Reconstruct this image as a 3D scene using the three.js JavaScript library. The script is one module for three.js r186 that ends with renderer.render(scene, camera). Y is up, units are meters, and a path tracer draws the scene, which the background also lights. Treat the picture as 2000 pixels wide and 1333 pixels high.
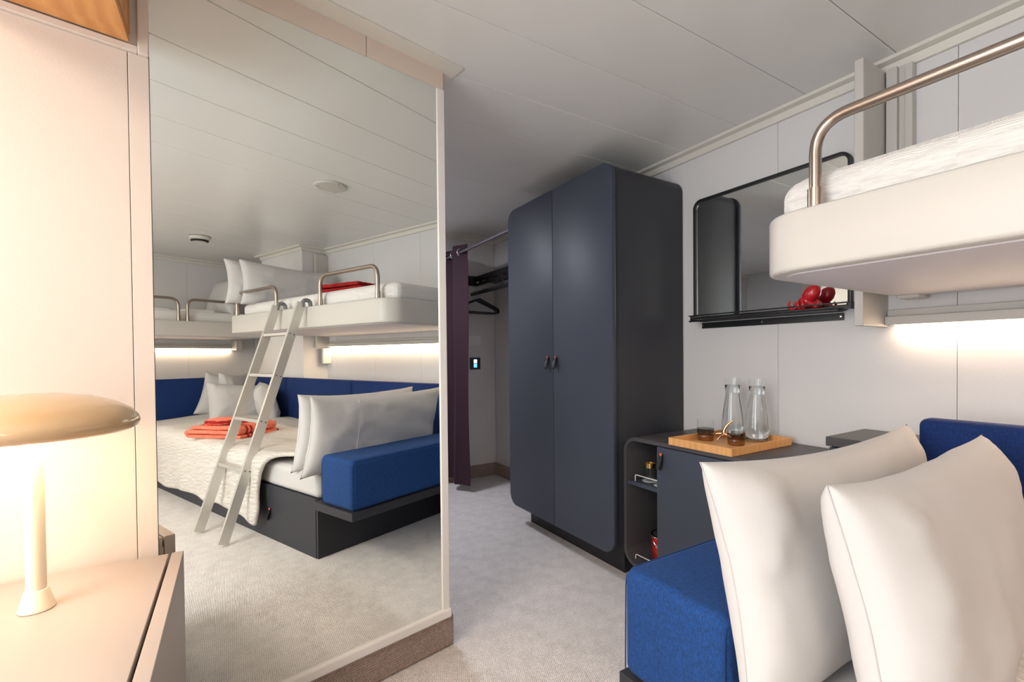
import * as THREE from 'three';
import { RoundedBoxGeometry } from 'three/addons/geometries/RoundedBoxGeometry.js';
import { mergeGeometries, mergeVertices, toCreasedNormals } from 'three/addons/utils/BufferGeometryUtils.js';
import { RectAreaLightUniformsLib } from 'three/addons/lights/RectAreaLightUniformsLib.js';
import { Sky } from 'three/addons/objects/Sky.js';

// ------------------------------------------------------------------ camera
const scene = new THREE.Scene();
const FOCAL = 913.32, EYE = 1.065;
const camera = new THREE.PerspectiveCamera(2 * Math.atan(1333 / 2 / FOCAL) * 180 / Math.PI, 2000 / 1333, 0.02, 60);
camera.position.set(0, EYE, 0);
{
  const right = new THREE.Vector3(0.847742, -0.009085, 0.530331), up = new THREE.Vector3(0.015221, 0.999858, -0.007202), back = new THREE.Vector3(-0.530190, 0.014177, 0.847760);
  camera.quaternion.setFromRotationMatrix(new THREE.Matrix4().makeBasis(right, up, back));
}
camera.setViewOffset(2000, 1333, -25.02, -39.61, 2000, 1333);   // shift lens: the horizon lies below the middle of the frame

const renderer = new THREE.WebGLRenderer({ antialias: true });
renderer.toneMapping = THREE.LinearToneMapping;
renderer.toneMappingExposure = 1.62;
renderer.shadowMap.enabled = true;
RectAreaLightUniformsLib.init();

// ------------------------------------------------------------------ daylight and large lights
scene.background = new THREE.Color(0.80, 0.88, 1.0);
scene.backgroundIntensity = 1.2;
function area(w, h, color, power, from, to, name) {
  const l = new THREE.RectAreaLight(new THREE.Color(...color), power, w, h);
  l.position.set(...from); l.lookAt(...to); l.name = name; scene.add(l);
  return l;
}
const WARM = [1.0, 0.74, 0.5];
area(1.1, 1.5, [0.84, 0.93, 1.0], 4.2, [-1.74, 1.22, -0.25], [2, 1.2, -0.25], 'daylight');                     // balcony door out of view, lights the room from the left


// ------------------------------------------------------------------ helpers
const H = 2.083, XW = 1.985, ZFAR = -3.67, ZREAR = 2.86, XL = -1.8;
const DELTA = 0.1935, DM = 1.425;                       // the mirror wall stands askew
const V3 = (x, y, z) => new THREE.Vector3(x, y, z);
let seed = 7;
const rnd = () => { seed = (seed * 1664525 + 1013904223) >>> 0; return seed / 4294967296; };
const taken = new Map();
function numbered(n) { const k = taken.get(n) ?? 0; taken.set(n, k + 1); return k ? n + '_' + String(k).padStart(3, '0') : n; }
function finish(m) { m.castShadow = true; m.receiveShadow = true; return m; }
function part(name, geos, mat, parent) {
  const g = Array.isArray(geos) ? (geos.length > 1 ? mergeGeometries(geos.map((x) => norm(x))) : norm(geos[0])) : norm(geos);
  const m = finish(new THREE.Mesh(g, mat)); m.name = name; parent.add(m); return m;
}
function norm(g) {                                       // plain attributes, so that pieces can be merged
  const o = g.index ? g.toNonIndexed() : g;
  for (const k of Object.keys(o.attributes)) if (!['position', 'normal', 'uv'].includes(k)) o.deleteAttribute(k);
  if (!o.attributes.normal) o.computeVertexNormals();
  if (!o.attributes.uv) o.setAttribute('uv', new THREE.BufferAttribute(new Float32Array(o.attributes.position.count * 2), 2));
  o.clearGroups();
  return o;
}
function thing(name, label, category, at = [0, 0, 0], turn = 0, group) {
  const o = new THREE.Group(); o.name = numbered(name); o.position.set(...at); o.rotation.y = turn;
  o.userData = { label, category }; if (group) o.userData.group = group;
  scene.add(o); return o;
}
function struct(name, parent = scene) { const o = new THREE.Group(); o.name = name; if (parent === scene) o.userData.kind = 'structure'; parent.add(o); return o; }
function uvBox(g0, s = 1) {                              // uv in metres by the face's direction
  const g = g0.index ? g0.toNonIndexed() : g0, p = g.attributes.position, uv = new Float32Array(p.count * 2), a = V3(), b = V3(), c = V3();
  for (let i = 0; i < p.count; i += 3) {
    a.fromBufferAttribute(p, i); b.fromBufferAttribute(p, i + 1); c.fromBufferAttribute(p, i + 2);
    const n = b.clone().sub(a).cross(c.clone().sub(a)), x = Math.abs(n.x), y = Math.abs(n.y), z = Math.abs(n.z);
    for (let k = 0; k < 3; k++) {
      const v = [a, b, c][k], q = x >= y && x >= z ? [v.z, v.y] : y >= z ? [v.x, v.z] : [v.x, v.y];
      uv[(i + k) * 2] = q[0] * s; uv[(i + k) * 2 + 1] = q[1] * s;
    }
  }
  g.setAttribute('uv', new THREE.BufferAttribute(uv, 2)); return g;
}
// a box between two corners, with rounded edges r
function bx(x0, x1, y0, y1, z0, z1, r = 0, seg = 2) {
  const w = Math.abs(x1 - x0), h = Math.abs(y1 - y0), d = Math.abs(z1 - z0);
  const g = r ? new RoundedBoxGeometry(w, h, d, seg, Math.min(r, w / 2.01, h / 2.01, d / 2.01)) : new THREE.BoxGeometry(w, h, d);
  g.translate((x0 + x1) / 2, (y0 + y1) / 2, (z0 + z1) / 2);
  return uvBox(g);
}
function extrude(shape, depth, bevel = 0, seg = 2, curve = 10) {
  return new THREE.ExtrudeGeometry(shape, { depth: depth - 2 * bevel, bevelEnabled: bevel > 0, bevelSize: bevel, bevelThickness: bevel, bevelOffset: -bevel, bevelSegments: seg, curveSegments: curve }).translate(0, 0, bevel);
}
function roundRect(u0, u1, v0, v1, r) {                  // r = [bottom-left, bottom-right, top-right, top-left] or one number
  const [a, b, c, d] = Array.isArray(r) ? r : [r, r, r, r], s = new THREE.Shape();
  s.moveTo(u0 + a, v0); s.lineTo(u1 - b, v0); if (b) s.absarc(u1 - b, v0 + b, b, -Math.PI / 2, 0);
  s.lineTo(u1, v1 - c); if (c) s.absarc(u1 - c, v1 - c, c, 0, Math.PI / 2);
  s.lineTo(u0 + d, v1); if (d) s.absarc(u0 + d, v1 - d, d, Math.PI / 2, Math.PI);
  s.lineTo(u0, v0 + a); if (a) s.absarc(u0 + a, v0 + a, a, Math.PI, Math.PI * 1.5);
  return s;
}
// shape drawn in (z, y), extruded from x0 to x1
function slabX(shape, x0, x1, bevel = 0, curve = 10) { return uvBox(extrude(shape, x1 - x0, bevel, 2, curve).rotateY(Math.PI / 2).scale(1, 1, -1).translate(x0, 0, 0).applyMatrix4(new THREE.Matrix4()), 1); }
function fixWinding(g) {                                 // a mirrored geometry gets its faces turned round
  const o = g.index ? g.toNonIndexed() : g;
  for (const k of ['position', 'normal', 'uv']) { const a = o.attributes[k]; if (!a) continue; const n = a.itemSize, v = a.array; for (let i = 0; i < a.count; i += 3) for (let c = 0; c < n; c++) { const t = v[(i + 1) * n + c]; v[(i + 1) * n + c] = v[(i + 2) * n + c]; v[(i + 2) * n + c] = t; } }
  return o;
}
// shape drawn in (x, z), extruded from y0 to y1
function slabY(shape, y0, y1, bevel = 0, curve = 10) { return uvBox(extrude(shape, y1 - y0, bevel, 3, curve).rotateX(Math.PI / 2).scale(1, -1, 1).translate(0, y0, 0)); }
function sx(...a) { return uvBox(refacet(fixWinding(slabX(...a)))); }
function sy(...a) { return uvBox(refacet(fixWinding(slabY(...a)))); }
function refacet(g) { return toCreasedNormals(g, 0.6); }
function lathe(pts, seg = 40) { return new THREE.LatheGeometry(pts.map(([r, y]) => new THREE.Vector2(r, y)), seg); }
function tube(pts, r, seg = 0, rad = 12, closed = false) {
  const c = new THREE.CatmullRomCurve3(pts.map((p) => V3(...p)), closed, 'centripetal');
  return new THREE.TubeGeometry(c, seg || pts.length * 6, r, rad, closed);
}
function taper(pts, r0, r1, seg = 24, rad = 10) {         // a tube whose radius runs from r0 to r1, with round ends
  const c = new THREE.CatmullRomCurve3(pts.map((p) => V3(...p)), false, 'centripetal'), g = new THREE.TubeGeometry(c, seg, 1, rad), p = g.attributes.position, v = V3(), o = V3();
  for (let i = 0; i <= seg; i++) {
    c.getPointAt(i / seg, o); const t = i / seg, r = typeof r0 === 'function' ? r0(t) : r0 + (r1 - r0) * t;
    for (let j = 0; j <= rad; j++) { v.fromBufferAttribute(p, i * (rad + 1) + j).sub(o).multiplyScalar(r).add(o); p.setXYZ(i * (rad + 1) + j, v.x, v.y, v.z); }
  }
  g.computeVertexNormals();
  const ends = [[c.getPointAt(0), typeof r0 === 'function' ? r0(0) : r0], [c.getPointAt(1), typeof r0 === 'function' ? r0(1) : r1]].map(([q, r]) => new THREE.SphereGeometry(r, rad, 6).translate(q.x, q.y, q.z));
  return mergeGeometries([norm(g), ...ends.map(norm)]);
}
// a line of points with its corners rounded by radius r
function rounded(points, r, n = 8) {
  const out = [points[0]];
  for (let i = 1; i < points.length - 1; i++) {
    const a = V3(...points[i - 1]), b = V3(...points[i]), c = V3(...points[i + 1]), p = b.clone().add(a.clone().sub(b).setLength(r)), q = b.clone().add(c.clone().sub(b).setLength(r));
    for (let k = 0; k <= n; k++) { const t = k / n; out.push(p.clone().multiplyScalar((1 - t) ** 2).addScaledVector(b, 2 * t * (1 - t)).addScaledVector(q, t * t).toArray()); }
  }
  out.push(points[points.length - 1]); return out;
}
function polyTube(points, r, rad = 12) {                  // straight runs stay straight
  const path = new THREE.CurvePath();
  for (let i = 1; i < points.length; i++) path.add(new THREE.LineCurve3(V3(...points[i - 1]), V3(...points[i])));
  return new THREE.TubeGeometry(path, Math.max(24, points.length * 5), r, rad, false);
}
// smooth noise
function hash(i, j, k) { let h = (i * 374761393 + j * 668265263 + k * 2147483647) | 0; h = Math.imul(h ^ (h >>> 13), 1274126177); return ((h ^ (h >>> 16)) >>> 0) / 4294967296; }
function vnoise(x, y, s = 0, wrap = 0) {
  const i = Math.floor(x), j = Math.floor(y), f = x - i, g = y - j, u = f * f * (3 - 2 * f), v = g * g * (3 - 2 * g), m = (n) => wrap ? ((n % wrap) + wrap) % wrap : n;
  const a = hash(m(i), m(j), s), b = hash(m(i + 1), m(j), s), c = hash(m(i), m(j + 1), s), d = hash(m(i + 1), m(j + 1), s);
  return a + (b - a) * u + (c - a) * v + (a - b - c + d) * u * v;
}
const fbm = (x, y, s = 0) => (vnoise(x, y, s) + vnoise(2 * x, 2 * y, s + 1) / 2 + vnoise(4 * x, 4 * y, s + 2) / 4) / 1.75;
function texture(n, size, fn, srgb = true) {              // n pixels for size metres, fn(u, v) -> [r, g, b] 0..1
  const d = new Uint8Array(n * n * 4);
  for (let j = 0; j < n; j++) for (let i = 0; i < n; i++) { const c = fn(i / n, j / n), k = (j * n + i) * 4; for (let q = 0; q < 3; q++) d[k + q] = Math.max(0, Math.min(255, Math.round((Array.isArray(c) ? c[q] : c) * 255))); d[k + 3] = 255; }
  const t = new THREE.DataTexture(d, n, n); t.wrapS = t.wrapT = THREE.RepeatWrapping; t.magFilter = THREE.LinearFilter; t.minFilter = THREE.LinearMipmapLinearFilter; t.generateMipmaps = true;
  if (srgb) t.colorSpace = THREE.SRGBColorSpace; t.repeat.set(1 / size, 1 / size); t.needsUpdate = true; return t;
}
function mat(color, roughness, extra = {}) { const m = new THREE.MeshPhysicalMaterial({ roughness, ...extra }); Array.isArray(color) ? m.color.setRGB(...color) : m.color.set(color); return m; }

// ------------------------------------------------------------------ materials
const paintBump = texture(128, 0.06, (u, v) => vnoise(u * 32, v * 32, 3, 32), false);
const M = {};
M.wall = mat([0.73, 0.715, 0.71], 0.45, { bumpMap: paintBump, bumpScale: 0.0001 });
M.ceiling = mat([0.79, 0.785, 0.755], 0.22);
M.seam = mat([0.50, 0.47, 0.45], 0.8);
M.trim = mat([0.74, 0.71, 0.64], 0.4);
M.white = mat([0.59, 0.565, 0.525], 0.4);
M.cream = mat([0.74, 0.635, 0.55], 0.42, { bumpMap: paintBump, bumpScale: 0.0001 });  // wall paint tinted peach, taking the warm lamplight into the colour
M.frame = mat([0.84, 0.82, 0.79], 0.4);
M.slate = mat([0.038, 0.039, 0.048], 0.5, { specularIntensity: 0.6, bumpMap: paintBump, bumpScale: 0.00008 });
M.slateDoor = mat([0.050, 0.059, 0.081], 0.46, { specularIntensity: 0.65, bumpMap: paintBump, bumpScale: 0.00008 });
M.slateTop = mat([0.062, 0.058, 0.062], 0.42);
M.taupe = mat([0.36, 0.31, 0.285], 0.42);
M.black = mat([0.012, 0.012, 0.014], 0.5);
M.blackMetal = mat([0.014, 0.014, 0.016], 0.35);
M.leather = mat([0.012, 0.012, 0.013], 0.5);
M.stud = mat([0.75, 0.10, 0.045], 0.35);
M.mirror = mat([0.86, 0.885, 0.855], 0.0, { metalness: 1 });
M.steel = mat([0.38, 0.32, 0.275], 0.28, { metalness: 1 });
M.chrome = mat([0.75, 0.75, 0.76], 0.15, { metalness: 1 });
M.alu = mat([0.68, 0.66, 0.62], 0.42, { metalness: 0.75 });
M.greyPlastic = mat([0.20, 0.20, 0.21], 0.5);
M.whiteMetal = mat([0.8, 0.79, 0.77], 0.35);
M.copper = mat([0.83, 0.45, 0.25], 0.22, { metalness: 1 });
M.gold = mat([0.85, 0.60, 0.18], 0.25, { metalness: 1 });
M.red = mat([0.50, 0.008, 0.014], 0.32, { clearcoat: 0.3 });
M.redMetal = mat([0.60, 0.035, 0.022], 0.25, { metalness: 0.6 });
M.smoke = mat([0.50, 0.46, 0.43], 0.0, { transmission: 1, ior: 1.5 });
M.glass = mat([0.96, 0.98, 0.98], 0.0, { transmission: 1, ior: 1.5 });
M.water = mat([0.98, 0.99, 1.0], 0.0, { transmission: 1, thickness: 0.08, ior: 1.33 });
M.glassFoot = mat([0.95, 0.98, 0.97], 0.0, { transmission: 1, thickness: 0.02, ior: 1.45 });
M.amber = mat([0.75, 0.48, 0.18], 0.05, { transmission: 0.9, thickness: 0.02, ior: 1.45, attenuationColor: new THREE.Color(0.75, 0.42, 0.12), attenuationDistance: 0.03 });
M.lampCream = mat([0.80, 0.70, 0.54], 0.4);
M.lampShade = mat([0.55, 0.37, 0.20], 0.22, { clearcoat: 0.5, clearcoatRoughness: 0.15 });
M.lampInside = mat([0.85, 0.80, 0.72], 0.5);
M.led = mat([0.9, 0.9, 0.9], 0.5, { emissive: new THREE.Color(...WARM), emissiveIntensity: 9 });
M.bulb = mat([0.9, 0.9, 0.9], 0.5, { emissive: new THREE.Color(1, 0.68, 0.40), emissiveIntensity: 5 });
M.panel = mat([0.9, 0.9, 0.9], 0.5, { emissive: new THREE.Color(1.0, 0.81, 0.64), emissiveIntensity: 3 });
M.panelCool = mat([0.9, 0.9, 0.9], 0.5, { emissive: new THREE.Color(0.86, 0.88, 1.0), emissiveIntensity: 2 });
M.screen = mat([0.004, 0.004, 0.02], 0.15);
M.screenGlow = mat([0.01, 0.02, 0.05], 0.3, { emissive: new THREE.Color(0.10, 0.45, 1.0), emissiveIntensity: 1.6 });
M.screenWhite = mat([0.01, 0.02, 0.05], 0.3, { emissive: new THREE.Color(0.65, 0.8, 1.0), emissiveIntensity: 1.3 });

const carpetHeight = (u, v) => { const row = Math.abs(Math.sin(v * 36 * Math.PI)), loop = Math.abs(Math.sin((u * 44 + Math.floor(v * 36) * 0.5) * Math.PI)); return 0.15 + 0.55 * row * loop + 0.3 * vnoise(u * 80, v * 80, 5, 80); };
M.carpet = mat([1, 1, 1], 0.95, {
  map: texture(512, 0.30, (u, v) => { const h = carpetHeight(u, v), t = 0.76 + 0.27 * h + 0.05 * (vnoise(u * 8, v * 8, 9, 8) - 0.5); return [t * 1.005, t * 0.98, t * 0.965]; }),
  bumpMap: texture(512, 0.30, carpetHeight, false), bumpScale: 0.004,
});
M.carpetBase = mat([1, 1, 1], 0.95, {
  map: texture(512, 0.30, (u, v) => { const h = carpetHeight(u, v); return [0.46 + 0.36 * h, 0.39 + 0.34 * h, 0.36 + 0.33 * h]; }),
  bumpMap: M.carpet.bumpMap, bumpScale: 0.004,
});
const weave = (u, v) => { const a = Math.sin(u * 128 * Math.PI) , b = Math.sin(v * 128 * Math.PI); return 0.5 + 0.25 * (((Math.floor(u * 128) + Math.floor(v * 128)) % 2) ? a * a : b * b) + 0.25 * vnoise(u * 90, v * 90, 21, 90) ; };
const melange = (u, v) => 0.6 * vnoise(u * 128, v * 26, 31, 128) + 0.4 * vnoise(u * 26, v * 128, 33, 128);
const weaveBump = texture(512, 0.16, weave, false);
M.blue = mat([1, 1, 1], 0.9, {
  map: texture(512, 0.16, (u, v) => { const t = 0.72 + 0.5 * (melange(u, v) - 0.1) + 0.25 * (weave(u, v) - 0.6); return [0.06 * t, 0.255 * t, 0.50 * t]; }),
  bumpMap: weaveBump, bumpScale: 0.0008, sheen: 0.25, sheenColor: new THREE.Color(0.2, 0.4, 0.8), sheenRoughness: 0.5,
});
M.navy = mat([1, 1, 1], 0.92, {
  map: texture(512, 0.16, (u, v) => { const t = 0.72 + 0.45 * (melange(u, v) - 0.1) + 0.25 * (weave(u, v) - 0.6); return [0.03 * t, 0.18 * t, 0.42 * t]; }),
  bumpMap: weaveBump, bumpScale: 0.0007,
});
const linenBump = texture(256, 0.05, (u, v) => 0.5 + 0.25 * Math.sin(u * 100 * Math.PI) * Math.sin(v * 100 * Math.PI) + 0.3 * (vnoise(u * 40, v * 40, 41, 40) - 0.5), false);
M.linen = mat([0.60, 0.585, 0.575], 0.85, { bumpMap: linenBump, bumpScale: 0.0003, sheen: 0.1, sheenColor: new THREE.Color(1, 1, 1), sheenRoughness: 0.6 });
const ripple = (u, v) => { const w = vnoise(u * 6, v * 18, 51, 18) * 1.6; return 0.5 + 0.5 * Math.sin((v * 34 + 1.4 * w) * 2 * Math.PI + 3 * vnoise(u * 14, v * 40, 53, 0)) ; };
M.duvet = mat([0.74, 0.70, 0.64], 0.9, { bumpMap: texture(512, 0.22, ripple, false), bumpScale: 0.0017 });
M.coverlet = mat([0.80, 0.775, 0.745], 0.9, { bumpMap: texture(512, 0.16, ripple, false), bumpScale: 0.0009 });
M.blanket = mat([1, 1, 1], 0.9, { map: texture(256, 0.6, (u, v) => { const s = Math.floor(v * 30) % 30, dark = s === 3 || s === 5 || s === 17, k = 0.9 + 0.2 * vnoise(u * 90, v * 90, 61, 90); return dark ? [0.62 * k, 0.10 * k, 0.10 * k] : [0.95 * k, 0.50 * k, 0.39 * k]; }), bumpMap: weaveBump, bumpScale: 0.0008 });
M.blanketRed = mat([1, 1, 1], 0.9, { map: texture(256, 0.6, (u, v) => { const s = Math.floor(v * 20), pale = s === 12 || s === 14, k = 0.9 + 0.2 * vnoise(u * 90, v * 90, 63, 90); return pale ? [0.82 * k, 0.42 * k, 0.36 * k] : [0.62 * k, 0.03 * k, 0.035 * k]; }), bumpMap: weaveBump, bumpScale: 0.0008 });
const grain = (u, v, f) => { const w = vnoise(u * 3, v * 3, 71, 3) * 0.5, r = vnoise(u * f + w * 3, v * 5, 73) , fine = vnoise(u * 160, v * 8, 75); return 0.6 * (0.5 + 0.5 * Math.sin((u * f + w * 4 + 0.6 * vnoise(u * 4, v * 2, 77, 4)) * 6.283)) + 0.25 * fine + 0.15 * r; };
M.oak = mat([1, 1, 1], 0.5, { map: texture(512, 0.45, (u, v) => { const g = grain(u, v, 9); return [0.88 - 0.09 * g, 0.64 - 0.11 * g, 0.39 - 0.10 * g]; }) });
M.bamboo = mat([1, 1, 1], 0.42, { map: texture(512, 0.30, (u, v) => { const g = grain(u, v, 12), s = hash(Math.floor(u * 14), 3, 1) * 0.08; return [0.86 - 0.05 * g + s * 0.4, 0.64 - 0.06 * g + s * 0.5, 0.40 - 0.06 * g + s * 0.5]; }) });
M.curtain = mat([0.036, 0.009, 0.020], 0.75, { bumpMap: weaveBump, bumpScale: 0.0006, sheen: 0.3, sheenColor: new THREE.Color(0.35, 0.12, 0.3), sheenRoughness: 0.5 });

// ------------------------------------------------------------------ setting: floor, ceiling, walls
{
  const f = struct('floor');
  part('carpet', uvBox(bx(XL - 0.1, XW + 0.12, -0.1, 0, ZFAR - 0.12, ZREAR + 0.12)), M.carpet, f);
  const c = struct('ceiling');
  part('backing', bx(XL - 0.1, XW + 0.12, H + 0.012, H + 0.1, ZFAR - 0.12, ZREAR + 0.12), M.seam, c);
  const plank = new RoundedBoxGeometry(XW - XL + 0.02, 0.012, 0.2955, 1, 0.0025);
  for (let k = -10; k <= 12; k++) {
    let z0 = -0.687 + 0.2975 * k, z1 = z0 + 0.2955;
    if (z0 > ZREAR || z1 < ZFAR) continue;
    const m = finish(new THREE.Mesh(plank, M.ceiling)); m.name = 'plank'; m.position.set((XL + XW) / 2, H + 0.006, (z0 + z1) / 2); c.add(m);
  }
}
// a wall along z at x = XW, made of panels with open joints
function panels(parent, seams, make) { for (let i = 0; i + 1 < seams.length; i++) part('panel', make(seams[i] + 0.0005, seams[i + 1] - 0.0005), M.wall, parent); }
{
  const w = struct('wall_right');
  part('backing', bx(XW + 0.018, XW + 0.12, 0, H, ZFAR - 0.12, ZREAR + 0.12), M.seam, w);
  const s = []; for (let z = -1.125 - 0.585 * 4; z < ZREAR; z += 0.585) s.push(Math.max(z, ZFAR)); s.unshift(ZFAR); s.push(ZREAR);
  panels(w, s, (a, b) => bx(XW, XW + 0.018, 0.0, H, a, b, 0.0015, 1));
  const r = struct('wall_rear');
  part('backing', bx(XL - 0.1, XW + 0.12, 0, H, ZREAR + 0.018, ZREAR + 0.12), M.seam, r);
  panels(r, [XL, -1.6, -1.0, -0.415, 0.17, 0.755, 1.34, XW], (a, b) => bx(a, b, 0, H, ZREAR, ZREAR + 0.018, 0.0015, 1));
  const f = struct('wall_far');
  part('backing', bx(XL - 0.1, XW + 0.12, 0, H, ZFAR - 0.12, ZFAR - 0.018), M.seam, f);
  panels(f, [XL, -1.4, -0.8, -0.2, 0.4, 1.0, 1.6, XW], (a, b) => bx(a, b, 0, H, ZFAR - 0.018, ZFAR, 0.0015, 1));
  // left wall, out of view; balcony door opening placed to let daylight in
  const l = struct('wall_left');
  const y0 = 0.12, y1 = 2.0, za = -0.9, zb = 0.4;
  part('panel', bx(XL - 0.1, XL, 0, H, ZFAR - 0.12, za), M.wall, l);
  part('panel', bx(XL - 0.1, XL, 0, H, zb, ZREAR + 0.12), M.wall, l);
  part('panel', bx(XL - 0.1, XL, 0, y0, za, zb), M.wall, l);
  part('panel', bx(XL - 0.1, XL, y1, H, za, zb), M.wall, l);
  const win = struct('unseen_window_1');
  for (const [a, b, c, d] of [[y0, y0 + 0.05, za, zb], [y1 - 0.05, y1, za, zb], [y0 + 0.05, y1 - 0.05, za, za + 0.05], [y0 + 0.05, y1 - 0.05, zb - 0.05, zb], [y0 + 0.05, y1 - 0.05, -0.275, -0.225]]) part('window_frame', bx(XL - 0.09, XL - 0.02, a, b, c, d, 0.004), M.frame, win);
  part('pane', bx(XL - 0.062, XL - 0.056, y0 + 0.05, y1 - 0.05, za + 0.05, -0.275), M.glass, win);
  part('pane', bx(XL - 0.062, XL - 0.056, y0 + 0.05, y1 - 0.05, -0.225, zb - 0.05), M.glass, win);
  // boxed column behind the bed
  const c = struct('column');
  part('panel', bx(1.747, XW, 0, H, 1.365, 2.13, 0.003), M.wall, c);
}
// ceiling trims
{
  const prof = (d, h) => { const s = new THREE.Shape(); s.moveTo(0, 0); s.lineTo(d, 0); s.lineTo(d, -0.012); s.lineTo(d * 0.45, -0.016); s.lineTo(d * 0.3, -h); s.lineTo(0, -h); s.closePath(); return s; };
  const t = (name, d, h, len, at, turn) => { const g = struct(name); const m = part('moulding', uvBox(extrude(prof(d, h), len)), M.trim, g); g.position.set(...at); g.rotation.y = turn; return m; };
  // the profile grows along +x of its own frame and is extruded along +z
  t('trim_1', 0.05, 0.042, ZREAR - ZFAR, [XW, H, ZREAR], Math.PI);           // right wall
  t('trim_2', 0.05, 0.042, XW - XL, [XL, H, ZFAR], -Math.PI / 2 + Math.PI);  // placed below
  scene.getObjectByName('trim_2').rotation.y = Math.PI / 2; scene.getObjectByName('trim_2').scale.x = -1; scene.getObjectByName('trim_2').position.set(XL, H, ZFAR);
  t('trim_3', 0.05, 0.042, XW - XL, [XL, H, ZREAR], Math.PI / 2);
  const c = struct('trim_4');                                              // round the column
  part('moulding', bx(1.697, 1.747, H - 0.014, H, 1.315, 2.18, 0.002), M.trim, c);
  part('moulding', bx(1.747, 1.935, H - 0.014, H, 1.315, 1.365, 0.002), M.trim, c);
  part('moulding', bx(1.735, 1.747, H - 0.042, H - 0.014, 1.353, 2.142, 0.002), M.trim, c);
  part('moulding', bx(1.747, 1.97, H - 0.042, H - 0.014, 1.353, 1.365, 0.002), M.trim, c);
  // coved carpet skirting at the far corner and along the corridor
  const b = struct('baseboard_far');
  part('carpet_cove', bx(XL, XW, 0, 0.108, ZFAR, ZFAR + 0.012, 0.004), M.carpetBase, b);
  const r = struct('baseboard_right');
  part('carpet_cove', bx(XW - 0.012, XW, 0, 0.108, ZFAR, -2.6, 0.004), M.carpetBase, r);
}
// ------------------------------------------------------------------ the askew wall with the big mirror (own frame: a along the wall, y, m out of it)
const wallFrame = (o) => { o.position.set(-DM * Math.sin(DELTA), 0, -DM * Math.cos(DELTA)); o.rotation.y = DELTA; return o; };
{
  const w = wallFrame(struct('wall_mirror'));
  part('backing', bx(-1.75, 0.945, 0.0, H, -0.14, -0.03), M.cream, w);
  part('panel', bx(-1.75, 0.0794, 0.0, 1.777, -0.03, 0, 0.0012, 1), M.cream, w);
  part('panel', bx(0.0805, 0.1185, 0.0, 1.777, -0.03, 0, 0.0012, 1), M.cream, w);
  part('panel', bx(-1.75, 0.0976, 1.777, H, -0.03, -0.002), M.cream, w);
  part('panel', bx(0.0976, 0.1185, 1.777, H, -0.03, 0.012, 0.003), M.cream, w);
  part('panel', bx(-1.75, 0.0976, 1.777, 1.7925, -0.002, 0.010, 0.002), M.cream, w);
  part('panel', bx(0.1185, 0.6595, 2.0125, H, -0.03, 0.001, 0.001, 1), M.cream, w);
  part('panel', bx(0.6612, 0.945, 2.0125, H, -0.03, 0.001, 0.001, 1), M.cream, w);
  part('moulding', bx(-1.75, 0.99, H - 0.007, H, 0.0, 0.065, 0.002), M.trim, w);
  part('moulding', bx(0.945, 0.99, H - 0.007, H, -0.14, 0.0, 0.002), M.trim, w);
  part('carpet_cove', bx(-1.75, 0.972, 0.0, 0.118, -0.14, -0.004, 0.012, 3), M.carpetBase, w);
  const m = wallFrame(thing('tall_mirror', 'tall floor to ceiling wall mirror with white sill, reflecting the bunk beds', 'mirror'));
  part('glass', bx(0.1195, 0.9165, 0.1505, 2.0115, -0.012, 0, 0), M.mirror, m);
  part('frame', bx(0.9165, 0.947, 0.138, 2.0125, -0.03, 0.005, 0.003), M.frame, m);
  part('sill', bx(0.1195, 0.953, 0.116, 0.1505, -0.03, 0.012, 0.008, 3), M.frame, m);
}
{
  const c = thing('unseen_ceiling_light', 'unseen flat white ceiling light panel, placed to light the left wall and floor', 'ceiling light', [-1.2, H, -0.45]);
  part('housing', bx(-0.30, 0.30, -0.030, 0, -0.55, 0.55, 0.01), M.white, c);
  part('diffuser', bx(-0.27, 0.27, -0.033, -0.0295, -0.52, 0.52, 0.001), M.panel, c);
  area(0.54, 1.04, [1.0, 0.84, 0.70], 10.5, [-1.2, H - 0.037, -0.45], [-1.2, 0, -0.45], 'unseen_ceiling_light_lamp');  // lamp out of view, placed to light the left wall and floor
}
{
  const c = thing('unseen_ceiling_light', 'added flat white ceiling light panel out of view, brightens the rear of the room', 'ceiling light', [-1.1, H, 1.85]);
  part('housing', bx(-0.30, 0.30, -0.030, 0, -0.55, 0.55, 0.01), M.white, c);
  part('diffuser', bx(-0.27, 0.27, -0.033, -0.0295, -0.52, 0.52, 0.001), M.panel, c);
  area(0.54, 1.04, [1.0, 0.92, 0.83], 8, [-1.1, H - 0.037, 1.85], [-1.1, 0, 1.85], 'added_rear_light_lamp');  // fill lamp added out of view to brighten the rear
}
{
  const c = thing('unseen_ceiling_light', 'unseen round cool white ceiling light behind the mirror wall, lights the corridor', 'ceiling light', [0.55, H, -3.05]);
  part('housing', lathe([[0, -0.022], [0.15, -0.022], [0.165, -0.014], [0.168, 0], [0, 0]], 40), M.white, c);
  part('diffuser', lathe([[0, -0.026], [0.145, -0.026], [0.147, -0.022], [0, -0.022]], 40), M.panelCool, c);
  area(0.26, 0.26, [0.86, 0.88, 1.0], 55, [0.55, H - 0.03, -3.05], [0.55, 0, -3.05], 'unseen_corridor_light_lamp');  // lamp out of view, gives the corridor its cool light
}
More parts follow.
